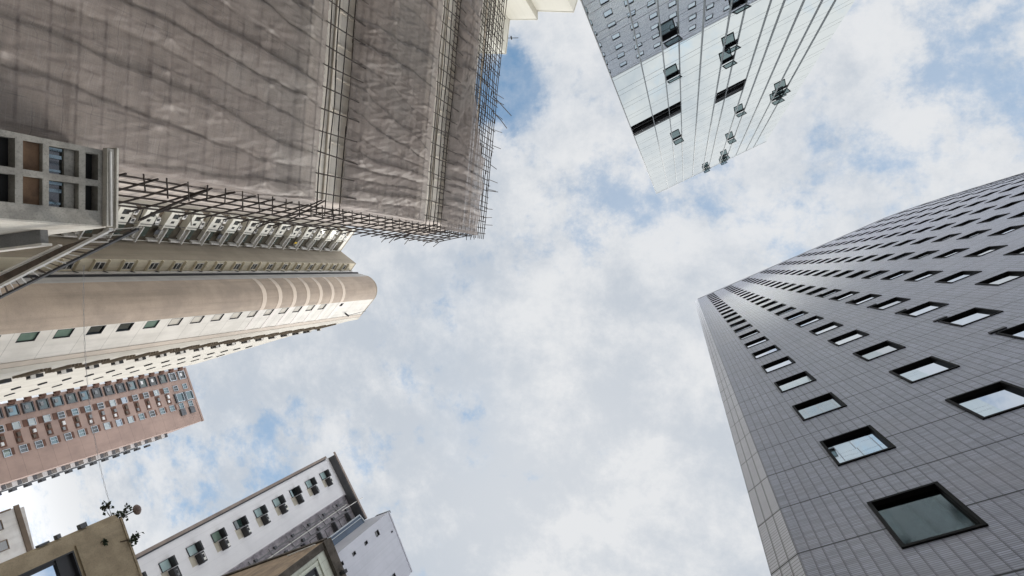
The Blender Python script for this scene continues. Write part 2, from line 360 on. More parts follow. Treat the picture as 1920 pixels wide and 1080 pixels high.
# ------------------------------------------------------------------ mirror glass tower (top right)
def glass_tower():
    H = 101
    fr = Fr((-5.01, -13.17), (12.43, -21.02)); L = fr.L
    r = thing('glass_tower', 'mirror glass office tower reflecting clouds, with several windows hanging open', 'tower', 4, -22)
    E = [0, 2.14, 3.70, 4.85, 6.50, 8.30, 9.35, 11.20, 12.30, 14.0, 15.7, 17.0, L]
    bk = -fr.n*16
    a, b = fr.p0-fr.n*.72, fr.p0+fr.t*L-fr.n*.72
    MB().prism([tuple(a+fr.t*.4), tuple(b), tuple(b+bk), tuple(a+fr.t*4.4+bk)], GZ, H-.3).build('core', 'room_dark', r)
    sd = MB(); sd.prism([tuple(fr.p0-fr.n*.06), tuple(fr.p0+fr.t*4+bk), tuple(b+bk), tuple(fr.p0+fr.t*L-fr.n*.06)], GZ, H, skip=(3,), cap=False); sd.build('side_wall', 'aluminium', r)
    opens = [(2, 37.5), (2, 45.3), (5, 45.4), (5, 48.6), (5, 38.6), (2, 66.7), (7, 69.2), (7, 83.0), (10, 72.0), (10, 68.3), (10, 70.4), (5, 97.6), (5, 99.8), (7, 95.0), (7, 98.0), (7, 100.0)]
    fl = 3.55; base = 42.55-fl*13
    used = {}
    for bay, v in opens:
        k = int((v-base)//fl); used.setdefault((bay, k), v)
    louv = {(0, 13+3): 1}
    cells = []
    for k in range(0, 30):
        v0 = base+fl*k
        if v0 > H-.5: break
        for bay in range(12):
            cells.append((bay, k, v0))
    def skip(bay, k, v0): return (54.3 < v0+1.8 < 57.2 and bay in (0, 1, 2)) or (57.5 < v0+1.5 < 60.6 and bay in (5, 6))
    def panel(mb, bay, k, v0):
        u0, u1 = E[bay]+.02, E[bay+1]-.02
        for a, b in ((v0+.02, v0+.98), (v0+1.02, min(v0+fl-.02, H))):
            if b-a < .05: continue
            ops = [v for bb, v in opens if bb == bay and a-.3 < v < b+.3]
            if a > v0+.5 and ops: b = min(b, ops[0]-.85) if False else b
            tu, tv = random.gauss(0, .0010), random.gauss(0, .0010)
            segs = [(a, b)]
            for v in ops:
                ns = []
                for p, q in segs:
                    if v-.52 > p and v-.52 < q: ns.append((p, v-.52))
                    if v+.52 < q and v+.52 > p: ns.append((v+.52, q))
                    if not (v-.52 < q and v+.52 > p): ns.append((p, q))
                segs = ns
            for p, q in segs:
                if q-p < .04: continue
                um, vm = (u0+u1)/2, (a+b)/2
                c = [(u0, p), (u1, p), (u1, q), (u0, q)]
                mb.face([fr.P(x, y, (x-um)*tu+(y-vm)*tv) for x, y in c], c)
    cells = [c for c in cells if not skip(*c)]
    vis = [c for c in cells if seen(fr.P((E[c[0]]+E[c[0]+1])/2, c[2]+1.7), 20)]
    vis.sort(key=lambda c: c[2]-(E[c[0]+1]-E[c[0]])*3)
    near = vis[:48]; ks = set((c[0], c[1]) for c in near)
    for c in near:
        mb = MB(); panel(mb, *c)
        for i_ in range(len(mb.f)):
            q = MB(); q.face([mb.v[j_] for j_ in mb.f[i_]], mb.uv[4*i_:4*i_+4])
            q.build('glass_panel', 'curtain_glass', r)
    mb = MB()
    for c in cells:
        if (c[0], c[1]) not in ks: panel(mb, *c)
    mb.build('glass_panels', 'curtain_glass', r, kind='stuff')
    jb = MB(); jb.quad(fr, 0, L, GZ, base, 0.); jb.build('base_glass', 'pane_teal', r)
    # backing behind the thin joints
    jb = MB()
    for k in range(0, 30):
        v0 = base+fl*k
        for dv in (0, 1.0):
            if v0+dv < H: jb.box(fr, 0, L, v0+dv-.02, v0+dv+.02, -.06, -.012)
    jb.build('transom_joints', 'dark_metal', r)
    mu = MB()
    for i, u in enumerate(E):
        if i in (0, len(E)-1): continue
        w = .055 if i not in (2, 3, 6, 7, 10, 11) else .045
        mu = MB(); mu.box(fr, u-w/2, u+w/2, base, H, -.05, .085); mu.build('mullion', 'aluminium', r)
    ed = MB(); ed.box(fr, -.05, -.005, base, H, -.1, .03); ed.build('corner_trim', 'aluminium', r)
    for bay, v in opens:
        u0, u1 = E[bay]+.05, E[bay+1]-.05
        o = MB(); o.ring(fr, u0-.02, u1+.02, v-.52, v+.52, .06, -.35, .01); wo = o.build('open_window', 'dark_metal', r)
        # top-hung sash swung out
        a = math.radians(random.uniform(24, 40)); h = 1.02
        dv, dw = -math.cos(a), math.sin(a)
        top = v+.5
        sf = MB(); sp = MB(); t = .075
        def S(u, q, off=0.): return fr.P(u, top+dv*q+dw*off*0, .09+dw*q+off)
        def bar(x0, x1, q0, q1):
            c = [(x0, q0), (x1, q0), (x1, q1), (x0, q1)]
            A = [S(x, q, 0) for x, q in c]; B = [S(x, q, .05) for x, q in c]
            sf.face(A); sf.face(B)
            for i in range(4): sf.face([A[i], A[(i+1) % 4], B[(i+1) % 4], B[i]])
        bar(u0, u0+t, 0, h); bar(u1-t, u1, 0, h); bar(u0+t, u1-t, 0, t); bar(u0+t, u1-t, h-t, h)
        c = [(u0+t, t), (u1-t, t), (u1-t, h-t), (u0+t, h-t)]
        sp.face([S(x, q, .025) for x, q in c]); sf.build('sash', 'dark_metal', r, wo); sp.build('pane', 'sash_glass', r, wo)
    for (u0, u1, v0, v1) in ((.06, 4.80, base+fl*16+1.02, base+fl*16+fl+.4), (8.35, 11.15, base+fl*17+.6, base+fl*17+fl-.1)):
        lv = MB(); n = int((v1-v0)/.32)
        lv.box(fr, u0, u1, v0, v0+.06, -.5, .03)
        for i in range(n):
            a = v0+.1+i*.32
            if a > v0+(v1-v0)*.55: lv.box(fr, u0, u1, a, a+.13, -.25, .02)
        for u in (u0, (u0+u1)/2-.03, u1-.06): lv.box(fr, u, u+.06, v0+.06, v1, -.3, -.26)
        lv.build('louvre_band', 'dark_metal', r)
    pr = MB(); pr.box(fr, 0, L, H, H+.12, -.4, .02); pr.build('parapet_cap', 'aluminium', r)
glass_tower()

# ------------------------------------------------------------------ cream building (top)
def cream():
    r = thing('cream_building', 'plain cream rendered building with a stepped roofline, behind the scaffold top', 'building', -27, -50)
    H = 85
    poly = [(-45, -36.5), (-27.43, -33.97), (-26.81, -39.18), (-22.32, -38.6), (-22.33, -39.9), (-16.65, -38.97), (-16.09, -40.64), (-14, -62), (-45, -66)]
    MB().prism(poly, GZ, H).build('wall', 'cream_paint', r)
    cp = MB()
    for a, b in zip(poly[:6], poly[1:7]): cp.box(Fr(a, b), -.02, math.dist(a, b)+.02, H-.02, H+.22, -.3, .06)
    cp.build('roof_edge', 'cream_paint', r)
    an = MB(); an.tube((-27.2, -36.4, H+.2), (-25.4, -36.2, H+.2), .05); an.tube((-26.6, -36.6, H+.2), (-26.5, -36.1, H+.2), .12); an.build('antenna', 'dark_metal', r)
cream()

# ------------------------------------------------------------------ building under scaffold nets (top left)
S0, S1 = (-19.86, -24.62), (-21.98, -4.06)
SF = Fr(S0, S1)                                   # net plane; corner at u = 20.67
SB = Fr(SF.P(0, 0, -.4), SF.P(20, 0, -.4))    # wall plane behind it
cornerB = SF.P(20.3, 0, -.4)
SS = Fr((-23.2, -4.25), (-26.9, -3.6))            # side wall
SS.n = np.array((.173, .985))
def wrapped():
    r = thing('renovated_building', 'bare pale building under renovation behind grey scaffold netting', 'building', -28, -12)
    w = MB(); a = SB.P(-22, 0); b = cornerB; c = SS.P(SS.L, 0); d = (-45, -1, 0); e = (-45, -48, 0)
    poly = [a[:2], b[:2], c[:2], (c[0]-1.2, c[1]-6), (-44, -40)]
    w.prism(poly, GZ, 54.6, skip=(1,)); w.build('wall', 'wrapped_wall', r)
    w = MB(); fs = Fr(b, c); fs.n = SS.n; w.holes(fs, 0, fs.L, GZ, 54.6, []); w.build('side_wall', 'side_plaster', r)
    bd = MB()
    for k in range(0, 18): bd.box(SB, -22, 20.3, 2.9+3.1*k, 3.1+3.1*k, 0, .12)
    bd.build('floor_band', 'wrapped_wall', r)
    for k in (9, 14):
        for j in range(12):
            u = -4+j*2.05
            m = MB(); m.box(SB, u, u+.08, 3.3+3.1*k, 5.9+3.1*k, 0, .1); m.build('pilaster', 'wrapped_wall', r)
wrapped()

def scaffold():
    r = thing('bamboo_scaffold', 'bamboo scaffold hung with creased taupe netting around the building at top left', 'scaffold', -21.5, -12)
    fine = lambda x, y, z, s: mnoise.fractal(Vector((x*s, y*s, z)), 1., 2., 4)
    def folds(u, v):
        uu = u+.09*(v-20)*math.sin(u*.35)+.45*math.sin(v*.16+u*.7)+.35*fine(u*.3, v*.18, 3.1, 1.)
        s = uu/1.32; k = math.floor(s); f = s-k
        amp = .25*(.72+.5*math.sin(k*2.3+v*.13))
        sh = (max(f, 1e-4)**.16)*(1-f)**.85*1.45
        return amp*sh
    def ties(u, v):
        pu, pv = 1.32, 3.05; k = math.floor(u/pu); d = 0.
        for i in (k, k+1):
            for j in (math.floor(v/pv), math.floor(v/pv)+1):
                h = mnoise.cell(Vector((i*3.7+.5, j*5.1+.5, 2.)))
                if h < .0: continue
                a, b = u-(i*pu+.55*h), v-(j*pv+.7*h)
                ra = math.sqrt(a*a+(b*.55)**2)
                d += .17*math.exp(-ra*7.5)
                d += .026*math.exp(-ra*1.5)*math.sin(math.atan2(b*.5, a)*9+i)*min(1, ra*3)
        return d
    def net(u0, u1, v0, v1, nu, nv, edge, wrap=False, seed=0., top=None):
        us = np.linspace(u0, u1, nu); vs = np.linspace(v0, v1, nv); m = MB(); P = []; T = []
        for j, v in enumerate(vs):
            row = []
            for i, u in enumerate(us):
                ev = edge(u, v)
                vv = v+ev; w = .16+folds(u, vv)+ties(u, vv)+.05*fine(u*.45, vv*.9, seed, 1.)+.008*fine(u*3, vv*1.2, seed+5, 1.)+(.05 if v < 30 else .085)*abs(fine((u+.3*vv)*2.0, (vv-.2*u)*.26, seed+9, 1.))
                e = min((v-v0), (v1-v))/1.6
                if e < 1: w = w*(.12+.88*max(e, 0)**.7)
                uc = u
                if wrap and u > 20.4: 
                    k = (u-20.4); uc = 20.4+.55*math.sin(min(k, 1.6)); w = w*(1-min(k/1.6, 1)*.5)-max(0, k-.35)*1.0
                vp = v
                if top: vp = v0+(v-v0)*(top(u)-v0)/(v1-v0)
                row.append(SF.P(uc, vp+ev, w))
            P.append(row)

        for j in range(nv-1):
            for i in range(nu-1):
                m.face([P[j][i], P[j][i+1], P[j+1][i+1], P[j+1][i]], [(us[i], vs[j]), (us[i+1], vs[j]), (us[i+1], vs[j+1]), (us[i], vs[j+1])])
        return m
    ragg = lambda s: (lambda u, v: .10*mnoise.noise(Vector((u*2.1, s, 0)))+.05*mnoise.noise(Vector((u*7, s, 1))))
    def drop(u, v):
        return ragg(1.)(u, v)
    net(-14, 21.9, 5, 29.55, 520, 240, drop, True).build('netting', 'scaffold_net', r, smooth=True)
    net(-17, 21.2, 32.3, 44.75, 520, 150, ragg(4.), True, 9.).build('netting', 'scaffold_net', r, smooth=True)
    net(-17, 21.0, 48.3, 56.6, 300, 70, lambda u, v: ragg(7.)(u, v), False, 17., lambda u: (53.2 if u < 6 else 53.2+(u-6)*.55 if u < 12.5 else 58.0+.35*math.sin(u*2.1))+.5*mnoise.noise(Vector((u*.8, 3, 0)))).build('netting', 'scaffold_net', r, smooth=True)
    P = []          # (importance, a, b, radius)
    def add(a, b, rad=.05, imp=0): P.append((imp, a, b, rad))
    # bare strips: standards crossing, ledgers along them
    for lo, hi in ((29.3, 33.0), (44.6, 49.1)):
        u = -12.
        while u < 21.5:
            j = random.uniform(-.08, .08)
            add(SF.P(u+j, lo-.2*random.random(), .02), SF.P(u+j+random.uniform(-.12, .12), hi+random.uniform(0, .7), .22+random.random()*.15), .042, 2)
            u += 1.28
        n = 4 if lo < 40 else 5
        for k in range(n):
            v = lo+.75+k*(hi-lo-1.3)/(n-1)
            u = -14.
            while u < 20.5:
                l = random.uniform(5.5, 7.5); ue = min(u+l, 21.3); add(SF.P(u, v+random.uniform(-.05, .05), -.12), SF.P(ue, v+random.uniform(-.05, .05), -.12), .04, 1.5); u += l-.5
    # top lattice over the roof line
    u = -14.
    while u < 21.2:
        add(SF.P(u, 47.5, -.1), SF.P(u+random.uniform(-.2, .2), 60.2+random.uniform(-.5, .7), -.08), .045, .9); u += .62
    for k in range(17):
        v = 50.2+k*.62; u = -15.
        while u < 20.7:
            l = random.uniform(3.5, 6.5); add(SF.P(u, v+random.uniform(-.14, .14), -.02), SF.P(min(u+l, 21.3), v+random.uniform(-.14, .14), -.02), .045, .7); u += l-.4
    # second, inner layer of the lattice
    u = -14.
    while u < 20.5:
        add(SF.P(u, 52.5, -.95), SF.P(u+.1, 59.6+random.uniform(-.6, .4), -.95), .04, .3); u += 1.3
    for k in range(6):
        add(SF.P(-15, 54.8+k*.85, -.9), SF.P(20.9, 54.8+k*.85, -.9), .04, .3)
    # poles running on past the top edge, out over the street
    for u in (5.2, 5.9, 7.3, 9.1, 10.8, 12.9, 14.6, 15.7, 17.9, 18.9, 19.7): 
        add(SF.P(u, 59.4, .1), SF.P(u+random.uniform(-.3, .3), 61.0+random.random()*.9, .4), .035, .8)
    add(SF.P(5.6, 59, 0), SF.P(6.2, 64.8, .3), .05, 1); add(SF.P(7.2, 59, 0), SF.P(7.9, 63.9, .2), .05, 1); add(SF.P(15.9, 59, 0), SF.P(15.6, 62.6, .3), .045, 1)
    # the side: ledgers running up the building as seen, standards and braces
    Q = lambda s_, v, w: SS.P(s_, v, w)
    for s_ in (-.75, .2, 1.15, 2.1, 3.0, 3.75):
        v = 12.
        while v < 57:
            l = random.uniform(6, 8); add(Q(s_+random.uniform(-.06, .06), v, .45), Q(s_+random.uniform(-.06, .06), min(v+l, 58), .45), .055, 2); v += l-.5
    v = 13.
    while v < 58:
        add(Q(-1.2, v, .55), Q(4.1+random.uniform(-.2, .4), v+random.uniform(-.1, .1), .55), .05, 2)
        if random.random() < .45: add(Q(3.6, v+.3, .5), Q(4.6, v+random.uniform(.3, 1.2), .9), .035, 1)
        v += 1.45
    for v, u0 in ((30.5, 20.0), (47.2, 20.2)):
        for k in range(2):
            add(SF.P(u0+.4, v-.6+k*.3, .3), Q(4.0, v+random.uniform(-1.2, 2.2), .75), .05, 2)
    add(Q(-1.4, 15.2, .7), Q(4.8, 15.9, 1.0), .085, 5); add(Q(-1.1, 21.6, .6), Q(4.4, 22.4, .9), .07, 5)
    # free ends along the net's corner edge
    v = 18.
    while v < 57:
        add(SF.P(20.7, v, .2), SF.P(21.4+random.uniform(0, .3), v+random.uniform(-.1, .1), .3), .035, .6); v += 1.1
    # deeper members only glimpsed through the net
    for k in range(24): add(SF.P(-14, 6.5+.98*k, .0), SF.P(20.4, 6.5+.98*k, .0), .05, .1)
    for k in range(27): add(SF.P(-13.5+1.28*k, 6, -.06), SF.P(-13.5+1.28*k, 29.4, -.06), .05, .1); add(SF.P(-13.5+1.28*k, 32.6, -.06), SF.P(-13.5+1.28*k, 44.6, -.06), .05, .1)
    for k in range(12): add(SF.P(-15, 33+.98*k, .0), SF.P(20.4, 33+.98*k, .0), .05, .1)
    vis = lambda p: seen(((np.array(p[1])+np.array(p[2]))/2).tolist(), 0)
    size = lambda p: (1 if vis(p) else 0, p[0], -np.linalg.norm(p[1]))
    P.sort(key=size, reverse=True)
    for imp, a, b, rad in P[:100]: MB().pole(a, b, rad).build('bamboo_pole', 'bamboo', r)
    m = MB(); m2 = MB()
    for i, (imp, a, b, rad) in enumerate(P[100:]): (m if i % 3 else m2).pole(a, b, rad)
    m.build('bamboo_poles', 'bamboo', r, kind='stuff'); m2.build('bamboo_poles', 'bamboo_pale', r, kind='stuff')
scaffold()

# ------------------------------------------------------------------ low concrete building (left edge)
def concrete():
    k = 15.5/14; H = 15.5
    fr = Fr((-18.41*k, -3.91*k), (-18.52*k, -1.45*k)); L = fr.L
    r = thing('concrete_building', 'low rough concrete building at left edge with a grid of recessed openings', 'building', -22, -3)
    vs = [9.6, 10.98, 11.2, 12.1, 12.45, 13.27, 14.55, 14.55]   # bar positions
    bars = [9.2, 10.45, 11.37*k-.02, 12.05*k, 13.12*k, 13.72*k]
    u = [.12*k, 1.02*k, 1.16*k, 2.02*k]
    hs = []
    rowsv = [(7.6, 8.85), (9.0, 10.2), (10.35, 11.33*k-.06), (11.42*k, 12.0*k), (12.12*k, 13.05*k), (13.2*k, 13.66*k)]
    for a, b in rowsv:
        hs += [(u[0], u[1], a, b), (u[2], u[3], a, b)]
    w = MB(); w.holes(fr, -.02, L, GZ, H, hs)
    bk = -fr.n*7
    w.prism([fr.P(-.02, 0)[:2], tuple(fr.p0+bk), tuple(fr.p0+fr.t*L+bk), fr.P(L, 0)[:2]], GZ, H, skip=(3,)); w.build('wall', 'concrete', r)
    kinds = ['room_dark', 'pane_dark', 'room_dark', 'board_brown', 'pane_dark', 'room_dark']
    for i, (a, b) in enumerate(rowsv):
        for j, (p, q) in enumerate(((u[0], u[1]), (u[2], u[3]))):
            m = MB(); m.box(fr, p, p+.03, a, b, -.5, -.002); m.box(fr, q-.03, q, a, b, -.5, -.002); m.box(fr, p+.03, q-.03, b-.03, b, -.5, -.002); m.box(fr, p+.03, q-.03, a, a+.03, -.5, -.002)
            o = m.build('opening', 'concrete', r)
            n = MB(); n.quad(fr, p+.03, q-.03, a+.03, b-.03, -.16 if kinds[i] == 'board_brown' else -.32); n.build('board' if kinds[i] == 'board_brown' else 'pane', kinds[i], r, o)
            if kinds[i] == 'pane_dark':
                d = (b-a)
                for c_ in ((p+.3, p+.42, a+.06, a+d*.6, -.30, -.26), (p+.06, p+.16, a+.05, b-.2, -.30, -.25), (q-.2, q-.12, a+.05, a+d*.55, -.3, -.26)): MB().box(fr, *c_).build('shutter', 'pane_teal', r, o)
                bd = MB(); bd.box(fr, p+.04, q-.04, a+d*.62, b-.05, -.31, -.2); bd.build('board', 'concrete', r, o)
    c = MB(); c.box(fr, -.1, L+.02, 13.78*k, 14.02*k, .002, .22); c.box(fr, -.16, L+.06, 14.02*k+.002, H+.1, -.3, .34); c.build('cornice', 'concrete_light', r)
    pp = MB(); pp.tube(fr.P(.02, 13.85*k, .26), fr.P(L, 13.9*k, .26), .045, 8); pp.build('pipe', 'white_paint', r)
    # pale side face and the grey canopy slab hung on it
    sfr = Fr(fr.P(L, 0)[:2], (-24.5*k, -1.0*k)); sfr.n = np.array((.06, .998))
    s = MB(); s.box(sfr, 0, 6, GZ, H-.1, .003, .06); s.build('side_face', 'concrete_light', r)
    lg = MB(); lg.box(sfr, 1.6, 6.4, 14.2, 14.45, .06, .55); lg.build('canopy', 'ledge_grey', r)
    le = MB(); le.box(sfr, 1.5, 6.4, 14.15, 14.5, .553, .64); le.build('canopy_edge', 'white_paint', r)
concrete()

# ------------------------------------------------------------------ steel sign frame in front of it
def signframe():
    r = thing('sign_frame', 'rusty ladder-like steel frame sticking out diagonally beside the low concrete building', 'frame', -21, -.5, 14.3)
    k = 14.4/13; z = 14.4
    A0, A1 = np.array((-22.22*k, .13*k)), np.array((-19.4*k, -.78*k))
    B0, B1 = np.array((-22.24*k, .54*k)), np.array((-17.18*k, -1.25*k))
    C0, C1 = np.array((-22.6*k, .90*k)), np.array((-16.4*k, -1.26*k))
    ext = lambda a, b: (a-(b-a)*.3, b)
    def beam(nm, a, b, w, h, m, dz=0):
        a, b = ext(a, b); f = Fr(a, b); x = MB(); x.box(f, 0, f.L, z+dz, z+dz+h, -w/2, w/2); x.build(nm, m, r)
    beam('rail', A0, A1, .07, .12, 'white_paint'); beam('rail', B0, B1, .09, .14, 'white_paint'); beam('rail', C0, C1, .08, .12, 'dark_metal', .3)
    pl = MB(); a, b = ext(A0, A1); c, d = ext(B0, B1); pl.face([(*a, z+.2), (*c, z+.2), (*d, z+.2), (*b, z+.2)]); pl.face([(*a, z+.23), (*c, z+.23), (*d, z+.23), (*b, z+.23)]); pl.build('panel', 'rust', r)
    a, b = ext(B0, B1); c, d = ext(C0, C1); n = 26
    for i in range(n):
        f = i/(n-1); p = a+(b-a)*f; q = c+(d-c)*(f+.02); x = MB(); x.tube((*p, z+.1), (*q, z+.34), .018 if i % 3 else .03, 5); x.build('rung', 'white_paint' if i % 2 else 'rust', r)
signframe()

# ------------------------------------------------------------------ beige apartment tower
def ac(fr, u0, v0, w0, r, nm='air_conditioner', w=.75, h=.5, d=.55, m='white_paint'):
    b = MB(); b.box(fr, u0, u0+w, v0, v0+h, w0, w0+d); o = b.build(nm, m, r)
    g = MB(); g.box(fr, u0+w*.12, u0+w*.62, v0+h*.15, v0+h*.85, w0+d, w0+d+.015); g.box(fr, u0+.05, u0+w-.05, v0-.012, v0-.002, w0+.05, w0+d-.08); g.build('grille', 'dark_metal', r, o)
    return o
def beige():
    H = 95
    r = thing('apartment_tower', 'beige apartment tower with a rounded brown corner, white side wall and stacked bay windows', 'apartment tower', -64, 3)
    A0, A1, T1, S1 = (-61.19, -7.75), (-64.83, -3.55), (-61.38, -1.14), (-62.65, .42)
    arc = [(-58.69, 1.34), (-58.0, 1.72), (-57.4, 2.25), (-56.98, 2.85), (-56.78, 3.5), (-56.75, 4.15), (-56.88, 4.8), (-57.12, 5.35), (-57.45, 5.75)]
    W1, W2, W3 = (-61.02, 9.66), (-76.58, 13.54), (-101.6, 20.6)
    poly = [(-66, -9)]+[A0, A1, T1, S1]+arc+[W1, W2, W3, (-104, -6)]
    c = MB(); c.face([(p[0], p[1], H) for p in poly]); c.prism(poly, GZ, H, skip=tuple(range(1, len(poly)-2)), cap=False); c.build('roof', 'tan_wall', r)
    fa = Fr(A0, A1); m = MB(); m.holes(fa, 0, fa.L, GZ, H, []); m.build('bay_wall', 'bay_cream', r)
    ft = Fr(A1, T1); m = MB(); m.holes(ft, 0, ft.L, GZ, H, []); m.build('blank_wall', 'tan_wall', r)
    fs = Fr(T1, S1); m = MB(); m.holes(fs, 0, fs.L, GZ, H, []); m.build('window_strip', 'strip_cream', r)
    fd = Fr(S1, arc[0]); m = MB(); m.holes(fd, 0, fd.L, GZ, H, []); m.build('duct_wall', 'duct_grey', r)
    m = MB(); m.box(fd, .25, .6, 20, H-.5, .003, .28); m.build('drain_pipe', 'white_paint', r); m = MB(); m.box(fd, 1.5, 1.75, 20, H+.3, .003, .25); m.build('drain_pipe', 'dark_metal', r)
    m = MB()
    for k in range(22): m.box(fd, .2, 1.0, 27+3.2*k, 27.2+3.2*k, .285, .35)
    m.build('pipe_clamps', 'dark_metal', r)
    m = MB(); L = 0
    for a, b in zip(arc[:-1], arc[1:]):
        l = math.dist(a, b); m.face([(*a, GZ), (*b, GZ), (*b, H), (*a, H)], [(L, GZ), (L+l, GZ), (L+l, H), (L, H)]); L += l
    m.build('curved_wall', 'brown_tile', r, smooth=True)
    cen = np.array((-59.2, 4.0))
    out = [tuple(np.array(p)+(np.array(p)-cen)/np.linalg.norm(np.array(p)-cen)*.03) for p in arc]
    fw = Fr(arc[-1], W1)
    for k in range(7):
        v = 64.7+3.2*k; b = MB()
        for p, q in zip(out[:-1], out[1:]): b.face([(*p, v), (*q, v), (*q, v+.8), (*p, v+.8)])
        for z_ in (v, v+.8):
            for (p, q), (p2, q2) in zip(zip(out[:-1], out[1:]), zip(arc[:-1], arc[1:])): b.face([(*p, z_), (*q, z_), (*q2, z_), (*p2, z_)])
        b.build('light_band', 'band_cream', r, smooth=True)
        if k < 7: b = MB(); b.box(fw, 0, fw.L, v, v+.8, .002, .03); b.build('light_band', 'band_pale', r)
    # white wall with a file of windows beside the rounded corner
    fl = [32.1+3.13*k for k in range(16)]; hs = [(.06, 1.3, v-.1, v+1.5) for v in fl]+[(.3, 1.0, 84.4, 85.6)]
    m = MB(); m.holes(fw, 0, fw.L, GZ, H, hs); m.build('white_wall', 'white_tile', r)
    for i, (p, q, a, b) in enumerate(hs):
        o = MB(); o.ring(fw, p, q, a, b, .05, -.2, .01); o = o.build('window', 'dark_metal', r)
        n = MB(); n.quad(fw, p+.05, q-.05, a+.05, b-.05, -.13); n.build('pane', ['pane_sage', 'pane_sage', 'pane_sage', 'pane_teal', 'pane_teal', 'pane_sage'][i] if i < 6 else ('cream_bright' if i < 16 else 'pane_dark'), r, o)
    ce = MB(); ce.box(fw, fw.L-.65, fw.L+.05, GZ, H, .035, .12); ce.build('corner_band', 'cream_bright', r); ce = MB(); ce.box(fw, fw.L-1.35, fw.L-.66, GZ, H, .035, .07); ce.build('tan_band', 'tan_band', r)
    an = MB(); an.tube(fw.P(3.0, 88.5, .1), fw.P(3.0, 88.8, .9), .16, 8); an.tube(fw.P(3.0, 88.7, .7), fw.P(2.6, 94.5, .5), .05); an.build('antenna', 'dark_metal', r)
    # grazing last face: fins, air conditioners
    fg = Fr(W1, W2); m = MB(); m.holes(fg, 0, fg.L, GZ, H, []); m.build('rear_wall', 'cream_bright', r)
    fh = Fr(W2, W3); m = MB(); m.holes(fh, 0, fh.L, GZ, H+.01, []); m.build('far_wall', 'cream_bright', r)
    for k in range(17):
        v = 40+3.13*k
        for j in range(4): MB().box(fg, 2.5, 6.6, v+.25+.38*j, v+.33+.38*j, .002, .26).build('fin', 'fin_brown', r)
        MB().box(fg, 8.2, 9.4, v+.4, v+1.1, .002, .4).build('shelf', 'dark_metal', r)
        b = MB(); b.box(fh, 6, 7.6, v+.5, v+.75, .002, .2); b.build('ledge', 'dark_metal', r); b = MB(); b.box(fh, 14, 16, v+1.3, v+1.55, .002, .15); b.build('ledge', 'dark_metal', r)
        ac(fg, 6.7, v+2.0, .002, r)
    m = MB(); m.box(fa, 2.68, 5.42, 30, H-1, .002, .02); m.build('recess_shade', 'recess_shade_olive', r); m = MB(); m.box(fa, .1, 2.66, 30, H-1, .002, .02); m.build('recess_shade', 'recess_shade_tan', r)  # flat dark sheets on the wall, painted shade in place of real depth
    # stacked bays on the first face
    for k in range(19):
        v = 34.0+3.28*k
        if v+3 > H: break
        b = MB(); b.box(fa, .15, 2.65, v+.2, v+1.95, .022, .85); b.box(fa, .05, 2.85, v+.02, v+.16, .022, 1.05); ob = b.build('bay', 'bay_cream', r)
        [MB().box(fa, *c_).build('bay_window', 'pane_dark', r, ob) for c_ in ((.45, 1.15, v+.75, v+1.55, .852, .87), (1.55, 1.9, v+.9, v+1.35, .852, .87))]
        MB().tube(fa.P(.3+random.random()*.4, v+1.2, .9), fa.P(.8+random.random()*.8, v+2.2, 1.0), .03).build('pipe', 'dark_metal', r); MB().tube(fa.P(2.3, v+.1, .95), fa.P(2.3, v+3.2, .95), .035).build('pipe', 'dark_metal', r)
        ac(fa, .3+.9*(k % 2), v+2.0, .05, r, d=.9)
        if k % 3: ac(fa, 1.7, v+2.35, .05, r, d=.7)
        # slab edges and fin over the dark sheet
        MB().box(fa, 2.85, 5.2, v+1.1, v+1.24, .022, .80).build('slab', 'white_paint', r); MB().box(fa, 3.15, 4.6, v+.55, v+.64, .022, .62).build('slab', 'white_paint', r); MB().box(fa, 4.95, 5.15, v-.35, v+1.08, .022, .55).build('fin', 'white_paint', r)
        b = MB(); b.box(fa, 3.1, 4.8, v+1.35, v+2.7, .022, .06); ob = b.build('recess_window', 'pane_green', r)
        b = MB()
        for j in range(3): b.box(fa, 3.2, 4.7, v+.68+.13*j, v+.72+.13*j, .55, .6)
        b.build('rack', 'white_paint', r, ob)
        if k in (6, 9, 14): c_ = MB(); c_.box(fa, 3.3+.2*(k % 3), 4.0, v-.1, v+.5, .5, .56); c_.build('laundry', 'vent_yellow' if k == 14 else 'soffit_grey', r)
    # file of paired windows between ribs
    for k in range(16):
        v = 41.5+3.31*k
        if v+3 > H: break
        [MB().box(fs, 0, fs.L, v+e_, v+e_+.13, .002, .32).build('rib', 'strip_cream', r) for e_ in (-.07, 1.58)]
        b = MB(); b.ring(fs, .4, 1.45, v+.22, v+1.38, .05, .002, .06); b.box(fs, .4, 1.45, v+.76, v+.84, .01, .065); o = b.build('window', 'white_paint', r)
        n = MB(); n.quad(fs, .45, 1.4, v+.27, v+1.33, .02); n.build('pane', 'pane_dark', r, o)
        sl = MB(); sl.box(fs, 1.47, 1.56, v+.15, v+1.45, .002, .2); sl.build('sill', 'strip_cream', r, o)
    cp = MB()
    for a, b in zip(poly[1:-3], poly[2:-2]):
        if a == W1: continue
        f = Fr(a, b); cp.box(f, 0, f.L, H+.002, H+.3, -.25, .03)
    cp.build('coping', 'tan_wall', r)
beige()

